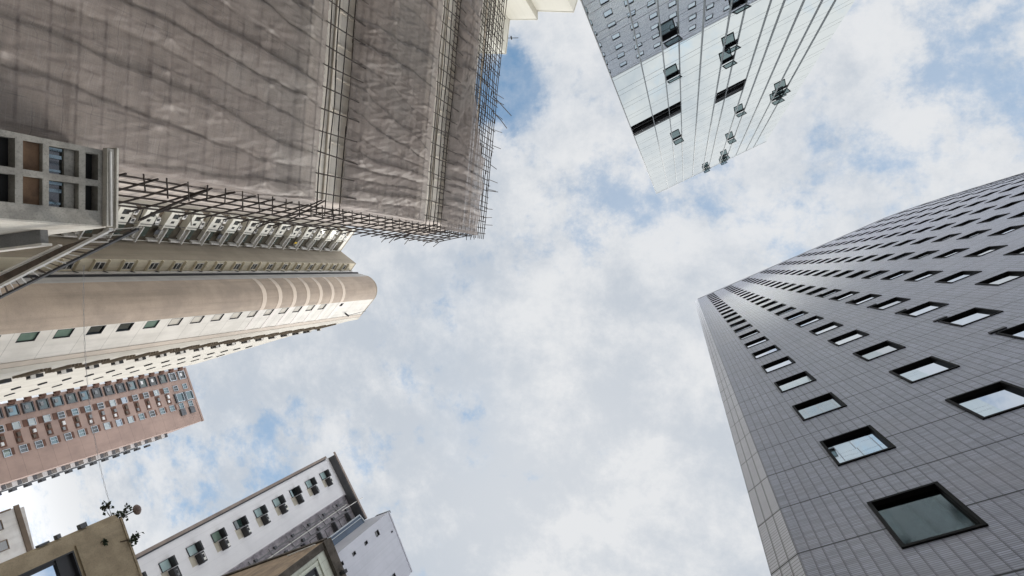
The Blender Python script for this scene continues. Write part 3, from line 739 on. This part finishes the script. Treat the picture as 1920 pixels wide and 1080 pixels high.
# ------------------------------------------------------------------ pink apartment tower
def pink():
    H = 120; fr = Fr((-132.02, 27.22), (-126.0, 41.45)); L = fr.L
    r = thing('apartment_tower', 'pink tiled apartment tower with dark window bays and brown niches, at the left edge', 'apartment tower', -138, 37)
    b2 = (-144.0, 48.2); bk = (-150, 32)
    w = MB(); w.prism([fr.P(0, 0)[:2], fr.P(L, 0)[:2], b2, bk], GZ, H); w.build('wall', 'pink_tile', r)
    cp = MB(); cp.box(fr, -.1, L+.1, H+.002, H+.5, -.4, .15); cp.build('coping', 'pink_tile', r)
    fsd = Fr(fr.P(L, 0)[:2], b2)
    MB().box(fsd, 9.3, 10.4, 60, 114, .002, 1.0).build('pier', 'pale_panel', r); MB().box(fsd, 12.2, 14.2, 60, 110, .002, 1.2).build('pier', 'soffit_grey', r)
    for k in range(20):
        v = 64+2.87*k
        if v > 114: break
        [MB().box(fsd, p, q, v, v+1.0, .002, 1.0).build('balcony', 'pale_panel', r) for p, q in ((6.8, 8.6), )]
        [MB().box(fsd, p, q, v+1.002, v+1.7, .002, 1.05).build('balcony_rail', 'soffit_grey', r) for p, q in ((6.7, 8.7), )]
        MB().box(fsd, 13.0, 14.4, v+.4, v+1.3, 1.202, 1.75).build('air_conditioner', 'soffit_grey', r)
    rnd = random.Random(3)
    for k in range(17):
        v = 71.7+2.87*k
        if v+2.2 > H: break
        last = v > 112.5
        # broad bay with boxed air conditioner
        b = MB(); b.ring(fr, .75, 2.95, v-.15, v+1.75, .13, .002, .35); b.box(fr, .7, 3.0, v-.35, v-.17, .002, .5); o = b.build('bay_window', 'frame_pale' if last else 'soffit_grey', r)
        n = MB(); n.quad(fr, .88, 2.82, v-.02, v+1.62, .12); n.build('pane', rnd.choice(['pane_dark', 'pane_green', 'pane_dark', 'pane_teal']), r, o)
        n = MB(); n.box(fr, 1.3, 2.1, v+.1, v+.7, .13, .45); n.build('air_conditioner', 'pale_panel' if rnd.random() < .5 else 'ledge_grey', r, o)
        [MB().box(fr, *c_).build('niche', 'brown_panel', r) for c_ in ((.1, .5, v+.3, v+1.5, .002, .4), (.7, 3.0, v+1.79, v+2.02, .002, .12), (-.55, .08, v+.9, v+1.9, -.6, .25))]
        for (p, q) in ((4.3, 5.75), (9.2, 10.75)):
            b = MB(); b.ring(fr, p, q, v-.05, v+1.3, .09, .002, .22); b.box(fr, (p+q)/2-.04, (p+q)/2+.04, v+.05, v+1.2, .05, .2); o = b.build('window', 'frame_pale', r)
            n = MB(); n.quad(fr, p+.09, q-.09, v+.04, v+1.21, .06); n.build('pane', rnd.choice(['pane_teal', 'pane_sky', 'pane_teal', 'pane_dark', 'pane_blind']), r, o)
        if last:
            b = MB(); b.ring(fr, 6.6, 8.9, v-.25, v+1.9, .12, .002, .6); o = b.build('window', 'frame_pale', r); n = MB(); n.quad(fr, 6.7, 8.8, v-.1, v+1.8, .3); n.build('pane', 'pane_teal', r, o)
            MB().box(fr, 6.5, 9.0, v-.6, v-.27, .002, .5).build('shelf', 'soffit_grey', r); MB().box(fr, 10.9, 12.6, v-.4, v+1.0, .002, .6).build('shelf', 'soffit_grey', r)
        else:
            [MB().box(fr, *c_).build('niche', 'brown_panel', r) for c_ in ((4.25, 5.7, v-1.0, v-.12, .002, .1), (6.0, 8.7, v-.15, v+1.05, .002, .12), (9.2, 10.6, v+1.36, v+1.95, .002, .1))]
            [MB().box(fr, *c_).build('air_conditioner', rnd.choice(['rust', 'ledge_grey', 'pale_panel']), r) for c_ in ((6.3+rnd.random()*.4, 7.3, v+.2, v+.75, .122, .5), (7.7, 8.4, v-.05, v+.45, .122, .45))]
pink()

# ------------------------------------------------------------------ white block with hooded windows (bottom)
def white():
    H = 72; fr = Fr((-51.11, 29.31), (-46.38, 37.45)); L = fr.L
    r = thing('white_building', 'white mosaic clad block with one file of dark hooded windows, at the bottom', 'building', -54, 36)
    bk = -fr.n*12
    m = MB(); m.holes(fr, -.9, 5.25, GZ, H, []); m.build('wall', 'white_mosaic', r)
    p = fr.p0; body = MB(); body.prism([fr.P(-.9, 0, -.02)[:2], fr.P(L, 0, -.35)[:2], tuple(fr.p0+fr.t*L+bk), tuple(fr.p0-fr.t*.9+bk)], GZ, H, skip=(0,)); body.build('body', 'side_brown', r)
    e = MB(); e.box(fr, -1.25, -.903, GZ, H-.4, -.9, .1); e.build('edge_pier', 'side_brown', r)
    e = MB(); e.box(fr, -.9, -.74, GZ, H-.8, .002, .1); e.build('drain_pipe', 'dark_metal', r)
    m = MB(); rfr = Fr(fr.P(0, 0, -.3)[:2], fr.P(5, 0, -.3)[:2]); m.holes(rfr, 5.25, L, GZ, H, []); m.box(fr, 5.1, 5.25, GZ, H-.3, -.3, .03); m.build('old_wall', 'rough_wall', r, label='grimy unclad part of the wall crossed by pipes')
    sf = MB(); sf.box(fr, -.8, L+.4, H, H+.5, -.5, 1.15); sf.build('eave', 'soffit_grey', r)
    ga = MB(); ga.box(fr, -1.2, L+.4, H+.1, H+.45, 1.152, 1.25); ga.build('gutter', 'side_brown', r)
    rnd = random.Random(5)
    for k in range(10):
        v = 40.4+3.26*k
        o = MB(); o.ring(fr, .6, 1.65, v-1.0, v+.12, .06, .002, .10); o = o.build('window', 'dark_metal', r)
        n = MB(); n.quad(fr, .66, 1.59, v-.94, v+.06, .05); n.build('pane', ['pane_blind', 'pane_aqua', 'pane_aqua', 'pane_sage', 'pane_green', 'pane_aqua', 'pane_aqua', 'pane_teal', 'pane_aqua', 'pane_aqua'][k], r, o)
        h = MB(); h.box(fr, .6, 1.68, v+.14, v+.34, .002, .75); h.build('hood', 'dark_metal', r, o)
        o = MB(); o.box(fr, 1.75, 2.9, v-.42, v-.25, .002, .85); o = o.build('shelf', 'dark_metal', r); q = MB(); q.box(fr, 1.75, 2.9, v-.22, v+.75, .002, .05); q.build('backing', 'dark_metal', r)
        ac(fr, 1.9+.12*rnd.random(), v-.2, .1, r, w=rnd.uniform(.62, .9), h=rnd.uniform(.42, .62), d=rnd.uniform(.4, .55), m=rnd.choice(['white_paint', 'white_paint', 'ledge_grey', 'bay_cream']))
        s = MB(); s.quad(fr, 1.55, 2.75, v-1.05-.2*rnd.random(), v-.45, .004); s.build('stain', 'stain_beige', r)
    for k in range(10):
        v = 42.5+3.26*k
        if v > 70: break
        o = MB(); o.ring(rfr, 7.7, 9.0, v, v+1.5, .08, -.1, .03); o = o.build('window', 'dark_metal', r)
        n = MB(); n.quad(rfr, 7.78, 8.92, v+.08, v+1.42, -.05); n.build('pane', 'pane_blind' if k % 3 else 'pane_teal', r, o)
        h = MB(); h.box(rfr, 7.5, 9.2, v+1.6, v+1.75, .002, .7); h.build('hood', 'soffit_grey', r, o)
        MB().box(rfr, 5.7, 6.1, v+.8, v+1.15, .002, .3).build('duct_box', 'soffit_grey', r); MB().box(rfr, 6.9, 7.3, v+2.0, v+2.4, .002, .35).build('duct_box', 'soffit_grey', r)
        MB().tube(rfr.P(5.5, v, .15), rfr.P(7.2, v+.5, .15), .05).build('branch_pipe', 'ledge_grey', r); MB().tube(rfr.P(6.4, v+.2, .12), rfr.P(6.4, v+3.0, .12), .05).build('branch_pipe', 'ledge_grey', r)
    for u in (6.0, 6.55, 7.3):
        b = MB(); b.tube(rfr.P(u, 38, .12), rfr.P(u, H-.5, .12), .07); b.build('drain_pipe', 'ledge_grey' if u != 6.55 else 'white_paint', r)
    mast = MB(); mast.tube(fr.P(6.8, H-3, .6), fr.P(6.9, H+1.4, 1.3), .06); mast.build('pole', 'white_paint', r)
white()

# ------------------------------------------------------------------ violet grey block beside it
def violet():
    H = 72; fr = Fr((-41.34, 35.58), (-37.58, 43.97)); L = fr.L
    r = thing('grey_building', 'pale violet grey block with a few tiny windows and a blue glazed bay', 'building', -46, 43)
    bk = -fr.n*9
    hs = [(1.15, 1.65, 1.6*36.95, 1.6*37.4), (1.2, 1.65, 1.6*38.65, 1.6*39.1), (1.15, 1.6, 1.6*40.45, 1.6*40.9), (1.0, 1.75, 1.6*42.2, 1.6*42.75), (7.3, 8.1, 1.6*42.2, 1.6*42.75), (2.5, 2.75, 70.9, 71.3)]
    m = MB(); m.holes(fr, 0, L, GZ, H, hs); m.prism([fr.P(0, 0)[:2], tuple(fr.p0+bk), tuple(fr.p0+fr.t*L+bk), fr.P(L, 0)[:2]], GZ, H, skip=(3,)); m.build('wall', 'violet_wall', r)
    for p, q, a, b in hs:
        o = MB(); o.ring(fr, p, q, a, b, .05, -.3, .03); o = o.build('window', 'dark_metal', r); n = MB(); n.quad(fr, p+.05, q-.05, a+.05, b-.05, -.15); n.build('pane', 'pane_dark', r, o)
    c = MB(); c.box(fr, 0, L, H+.002, H+.2, -.3, .08); c.build('coping', 'violet_wall', r)
    c = MB(); c.box(fr, .002, .35, H+.2, H+.8, -2.6, -.2); c.box(fr, .1, .4, H-1.6, H-.9, -3.2, -1.2); c.build('roof_clutter', 'soffit_grey', r)
    # blue glazed bay set back towards the white block
    g = Fr((-45.6, 36.1), (-43.4, 38.2)); gv = 71.0
    b = MB(); b.prism([g.P(0, 0)[:2], g.P(3.2, 0)[:2], g.P(3.2, 0, -4)[:2], g.P(0, 0, -4)[:2]], GZ, gv); b.build('glazed_bay', 'blue_glazing', r)
    b = MB(); b.ring(g, 0, 1.9, 45, gv, .18, .002, .1); b.box(g, .5, .6, 45, gv-.2, .01, .08); b.build('bay_frame', 'frame_pale', r)
violet()

# ------------------------------------------------------------------ small brown building (bottom)
def brown():
    H = 34; k = 34/14
    r = thing('shophouse', 'stained brown rendered shophouse with a pale green tiled gable and window, bottom edge', 'building', -28, 24)
    ap = (-10.11*k, 8.02*k); bl = (-13.73*k, 9.68*k)
    fr = Fr(ap, (-9.61*k, 9.04*k)); fb = Fr(ap, bl)
    m = MB(); m.holes(fb, 0, fb.L+4, GZ, H, []); m.face([(*ap, H), fb.P(13, H), fb.P(13, H, -10), fr.P(7, H)]); m.build('side_wall', 'brown_render', r)
    m = MB(); hs = [(1.05, 2.6, 29.0, 32.1)]; m.holes(fr, 0, 7, GZ, H, hs); m.build('wall', 'pale_green_tile', r)
    m = MB(); m.box(fr, -.03, 7, 33.35, H+.15, .003, .30); m.box(fr, -.03, .45, GZ, 33.347, .003, .14); m.build('cornice', 'grime_brown', r)
    m = MB(); m.box(fr, .7, 3.2, 32.45, 32.6, .003, .12); m.box(fr, .78, .9, 25, 32.4, .003, .1); m.build('moulding', 'pale_green_tile', r)
    o = MB(); o.ring(fr, 1.05, 2.6, 29.0, 32.1, .09, -.3, .03); o.box(fr, 1.14, 1.45, 29.1, 32.0, -.25, -.1); o = o.build('window', 'dark_metal', r)
    n = MB(); n.quad(fr, 1.45, 2.5, 29.1, 32.0, -.2); n.build('pane', 'pane_blind', r, o)
    q = MB(); q.tube(fb.P(.35, 33.2, .12), fb.P(2.6, 32.85, .12), .05, 8); q.build('tube_lamp', 'white_paint', r)
    q = MB(); q.box(fb, 0, 13, H-.25, H+.1, .003, .12); q.build('coping', 'grime_brown', r)
    q = MB(); q.box(fr, 2.35, 2.6, 33.6, 33.9, .302, .75); q.build('bracket', 'dark_metal', r)
brown()

# ------------------------------------------------------------------ olive building, plants and lamp on it (bottom left)
def olive():
    k = 1.5; H = 24; fr = Fr((-20.94*k, 9.75*k), (-19.99*k, 11.82*k))
    r = thing('rendered_building', 'flat roofed olive brown rendered building with a recessed window, bottom left corner', 'building', -34, 18)
    hs = [(.47, 3.1, 18.6, 21.25)]
    m = MB(); m.holes(fr, 0, 7, GZ, H, hs)
    b0 = fr.P(-.42, 0, -.3)[:2]
    m.prism([fr.P(0, 0)[:2], b0, tuple(np.array(b0)-fr.n*8), tuple(fr.p0+fr.t*7-fr.n*8), fr.P(7, 0)[:2]], GZ, H, skip=(4,)); m.build('wall', 'olive_render', r)
    o = MB(); o.box(fr, .47, 3.1, 21.17, 21.25, -.6, -.002); o.box(fr, .47, .55, 18.6, 21.17, -.6, -.002); o.box(fr, 1.55, 1.64, 18.6, 21.17, -.5, -.38); o.box(fr, .55, 3.1, 20.5, 21.17, -.5, -.3); o.box(fr, .55, .75, 18.6, 20.5, -.5, -.4); o = o.build('window', 'dark_metal', r)
    n = MB(); n.quad(fr, .75, 3.1, 18.6, 20.5, -.46); n.build('pane', 'pane_sky', r, o)
    m = MB(); m.box(fr, .3, 3.2, 21.35, 21.5, .002, .14); m.box(fr, -.3, 0, 18, H-1.5, -.25, .02); m.build('lintel', 'olive_render', r)
    c = MB(); c.box(fr, -.1, 7, H+.002, H+.12, -.4, .06); c.build('coping', 'olive_render', r)
    for v, h, w in ((22.0, .35, .26), (20.8, .18, .22), (19.9, .5, .1)):
        c = MB(); c.box(fr, -.42-w, -.41, v, v+h, -.4, -.1); c.build('wall_fitting', 'soffit_grey', r)
    return fr
OF = olive()
def plant(name, label, base, tips, n, spread, seed, group=None):
    rn = random.Random(seed); r = thing(name, label, 'plant', *base, group='wild plants on the olive building')
    st = MB(); lf = MB()
    for t in tips:
        t = Vector(t); b = Vector(base); mid = b.lerp(t, .5)+Vector((rn.uniform(-.1, .1), rn.uniform(-.1, .1), 0)); st.tube(b, mid, .022, 5); st.tube(mid, t, .016, 5, .008)
        for i in range(n):
            c = t+Vector((rn.gauss(0, 1), rn.gauss(0, 1), rn.gauss(0, .8)))*spread
            st.tube(t.lerp(mid, rn.random()*.4), c, .006, 4)
            d = Vector((rn.gauss(0, 1), rn.gauss(0, 1), rn.gauss(0, .5))).normalized(); x = d.orthogonal().normalized(); l = rn.uniform(.14, .28); w = l*.32
            y = d.cross(x)*.25*l
            lf.face([c, c+d*l*.45+x*w+y, c+d*l, c+d*l*.45-x*w+y])
    st.build('stem', 'twig', r); lf.build('foliage', 'leaf', r)
P0 = Vector(OF.P(.05, 24.1, -.1))
plant('wild_shrub', 'largest leafy shrub sprouting on the olive building roof corner', tuple(P0), [P0+Vector(d) for d in ((-.25, -.3, .25), (-.55, -.1, .2), (-.15, -.6, .5), (-.8, .02, .1), (-.02, -.25, .3))], 15, .14, 1)
P1 = Vector(OF.P(-.3, 24.0, -.6))
plant('wild_shrub', 'small detached leafy sprig left of the rooftop shrub against the sky', tuple(P1), [P1+Vector((-1.0, -.42, .55)), P1+Vector((-1.1, -.30, .45))], 20, .12, 2)
P2 = Vector(OF.P(1.15, 23.6, 0))
plant('wild_shrub', 'lone leafy sprig growing outward from the right roof edge of olive building', tuple(P2), [P2+Vector((.62, -.12, .5)), P2+Vector((.55, -.05, .35))], 24, .11, 3)
P3 = Vector(OF.P(.75, 22.6, .01))
plant('wild_weed', 'tiny yellowish weed growing out of the olive wall', tuple(P3), [P3+Vector((.1, .0, .2))], 18, .07, 4)
def lamp():
    c = Vector(OF.P(-.15, 24.55, .75)); r = thing('roof_lamp', 'round brownish lamp head on a short bracket at the olive roof corner', 'lamp', *c)
    m = MB(); n = 16; prof = [(.0, -.12), (.19, -.10), (.29, -.03), (.31, .03), (.23, .12), (.0, .16)]
    for (a, z0), (b, z1) in zip(prof[:-1], prof[1:]):
        for i in range(n):
            p, q = 2*math.pi*i/n, 2*math.pi*(i+1)/n
            pts = [(c.x+a*math.cos(p), c.y+a*math.sin(p), c.z+z0), (c.x+a*math.cos(q), c.y+a*math.sin(q), c.z+z0), (c.x+b*math.cos(q), c.y+b*math.sin(q), c.z+z1), (c.x+b*math.cos(p), c.y+b*math.sin(p), c.z+z1)]
            m.face(pts[1:] if a == 0 else (pts[:3] if b == 0 else pts))
    m.build('lamp_head', 'lamp_shade', r, smooth=True)
    b = MB(); b.tube(c, OF.P(-.1, 24.1, -.1), .03); b.build('bracket', 'dark_metal', r)
lamp()

# ------------------------------------------------------------------ small white house far behind
def house():
    k = 40/26
    r = thing('white_house', 'small weathered white house with brown trims peeking out at the far lower left', 'house', -70, 28)
    fr = Fr((-42.76*k, 16.1*k), (-41.84*k, 18.91*k)); bk = -fr.n*6
    m = MB(); m.prism([fr.P(0, 0)[:2], fr.P(6, 0)[:2], tuple(fr.p0+fr.t*6+bk), tuple(fr.p0+bk)], GZ, 40); m.build('wall', 'house_white', r)
    f2 = Fr((-43.35*1.15, 16.2*1.15), (-42.15*1.15, 19.1*1.15))
    m = MB(); m.prism([f2.P(0, 0, .8)[:2], f2.P(6, 0, .8)[:2], f2.P(6, 0, -3)[:2], f2.P(0, 0, -3)[:2]], GZ, 29.4); m.build('wing', 'house_white', r)
    m = MB(); m.box(f2, -.15, 6, 29.15, 29.5, .803, .9); m.build('parapet', 'house_brown', r)
    m = MB(); m.box(f2, -.06, .06, GZ, 28.9, .7, .95); m.box(f2, 0, 6, 26.3, 26.5, .803, 1.0); m.build('pier', 'house_brown', r)
    for v in (27.2, 24.6, 22.0):
        for u in (.5, 2.0):
            o = MB(); o.ring(f2, u, u+.75, v, v+1.0, .06, .803, .86); o = o.build('window', 'house_brown', r); n = MB(); n.quad(f2, u+.06, u+.69, v+.06, v+.94, .82); n.build('pane', 'pane_dark', r, o)
house()

# ------------------------------------------------------------------ overhead cable
def cable():
    a, b, c = Vector((-33.0, 14.1, 24.6)), Vector((-31.2, 7.4, 21.8)), Vector((-27.6, -.2, 19.6))
    m = MB(); n = 60; pr = None
    for i in range(n+1):
        t = i/n; p = a*(1-t)**2+b*2*t*(1-t)+c*t*t
        o = Vector((math.cos(t*70), 0, math.sin(t*70)))*.03
        if pr:
            m.tube(pr[0], p+o, .007, 4); m.tube(pr[1], p-o, .007, 4)
        pr = (p+o, p-o)
    tag(m.build('overhead_cable', 'cable'), 'thin twisted pair of cables crossing the sky from the rooftop shrub', 'cable')
cable()

# ------------------------------------------------------------------ light and sky
EL, AZ = math.radians(52), Vector((.42, .91, 0)).normalized()
sd = Vector((AZ.x*math.cos(EL), AZ.y*math.cos(EL), math.sin(EL)))
sl = bpy.data.lights.new('sun', 'SUN'); sl.energy = 2.4; sl.angle = math.radians(14); sl.color = (1., .95, .88)
so = bpy.data.objects.new('sun', sl); COL.objects.link(so); so.rotation_euler = sd.to_track_quat('Z', 'Y').to_euler(); so.location = (0, 0, 150)
wd = bpy.data.worlds.new('World'); sc.world = wd; wd.use_nodes = True
k = NT(wd); k.n.clear()
outw = k.new('ShaderNodeOutputWorld'); sky = k.new('ShaderNodeTexSky', sky_type='NISHITA'); sky.sun_disc = False
sky.sun_elevation = EL; sky.sun_rotation = math.atan2(AZ.x, AZ.y); sky.air_density = 1.0; sky.dust_density = .6
b1 = k.new('ShaderNodeBackground'); b1.inputs[1].default_value = .15; k.link(k.mix(1., sky.outputs[0], (1.2, 1.52, 1.42, 1), 'MULTIPLY'), b1.inputs[0])
co = k.new('ShaderNodeTexCoord').outputs['Generated']; sx = k.new('ShaderNodeSeparateXYZ'); k.link(co, sx.inputs[0])
zc = k.math('MAXIMUM', sx.outputs[2], .08)
cv = k.new('ShaderNodeCombineXYZ'); k.link(k.math('DIVIDE', sx.outputs[0], zc), cv.inputs[0]); k.link(k.math('DIVIDE', sx.outputs[1], zc), cv.inputs[1])
vec = cv.outputs[0]
va = k.new('ShaderNodeVectorMath', operation='ADD'); k.link(vec, va.inputs[0]); va.inputs[1].default_value = (13.37, 7.19, 3.33); nvec = va.outputs[0]
big = k.noise(nvec, 2.6, 9, .62, .05); fine_n = k.noise(nvec, 7.8, 8, .62, .08); huge = k.noise(nvec, 1.05, 3, .5, 0)
finer = k.noise(nvec, 19., 8, .68, .1)
cov = k.math('ADD', k.math('ADD', k.math('MULTIPLY', big, .44), k.math('MULTIPLY', fine_n, .36)), k.math('MULTIPLY', finer, .20))
# clearer gaps in the cloud sheet at known places (plan x, y at unit height; radius; depth)
gaps = [(-.335, -.335, .07, .26), (-.28, -.30, .05, .16), (-.31, -.39, .04, .12), (-.46, .10, .12, .05), (-.40, .29, .10, .06), (.50, -.40, .22, .06), (-1.0, .50, .25, .07), (.02, -.10, .10, .04), (.22, -.16, .10, .05), (-.44, -.02, .06, .05)]
hole = None
for gx, gy, gr, gd in gaps:
    dv = k.new('ShaderNodeVectorMath', operation='DISTANCE'); k.link(vec, dv.inputs[0]); dv.inputs[1].default_value = (gx, gy, 0)
    e = k.math('MULTIPLY', k.math('EXPONENT', k.math('MULTIPLY', k.math('POWER', k.math('DIVIDE', dv.outputs['Value'], gr), 2), -1)), gd)
    hole = e if hole is None else k.math('ADD', hole, e)
dvb = k.new('ShaderNodeVectorMath', operation='DISTANCE'); k.link(vec, dvb.inputs[0]); dvb.inputs[1].default_value = (-.22, .42, 0)
bright = k.math('MULTIPLY', k.ramp(dvb.outputs['Value'], .45, .08), .05)
mask = k.math('ADD', .44, k.math('MULTIPLY', k.ramp(k.math('SUBTRACT', k.math('ADD', cov, bright), k.math('MULTIPLY', hole, .7)), .38, .485), .56))
tone = k.ramp(k.math('ADD', k.math('MULTIPLY', huge, .45), k.math('MULTIPLY', k.noise(nvec, 6.5, 9, .68, .08), .55)), .38, .58)
tone = k.math('ADD', tone, k.math('MULTIPLY', bright, 8.), clamp=True)
ccol = k.mix(tone, (.555, .605, .67, 1), (.79, .805, .825, 1))
b2 = k.new('ShaderNodeBackground'); k.link(ccol, b2.inputs[0])
# extra brightness added to low, unseen clouds to light the walls, more sunward
dt = k.new('ShaderNodeVectorMath', operation='DOT_PRODUCT'); k.link(co, dt.inputs[0]); dt.inputs[1].default_value = sd
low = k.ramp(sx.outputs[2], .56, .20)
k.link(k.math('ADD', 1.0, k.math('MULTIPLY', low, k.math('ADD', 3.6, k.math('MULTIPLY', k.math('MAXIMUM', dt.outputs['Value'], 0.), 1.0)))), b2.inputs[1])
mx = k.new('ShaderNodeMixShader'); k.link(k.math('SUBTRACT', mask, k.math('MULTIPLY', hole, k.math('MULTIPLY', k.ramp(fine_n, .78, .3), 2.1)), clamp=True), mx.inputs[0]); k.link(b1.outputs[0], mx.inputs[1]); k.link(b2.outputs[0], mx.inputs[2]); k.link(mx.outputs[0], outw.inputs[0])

sc.view_settings.view_transform = 'Standard'; sc.view_settings.look = 'None'; sc.view_settings.gamma = 1; sc.view_settings.use_curve_mapping = False
sc.view_settings.exposure = 0
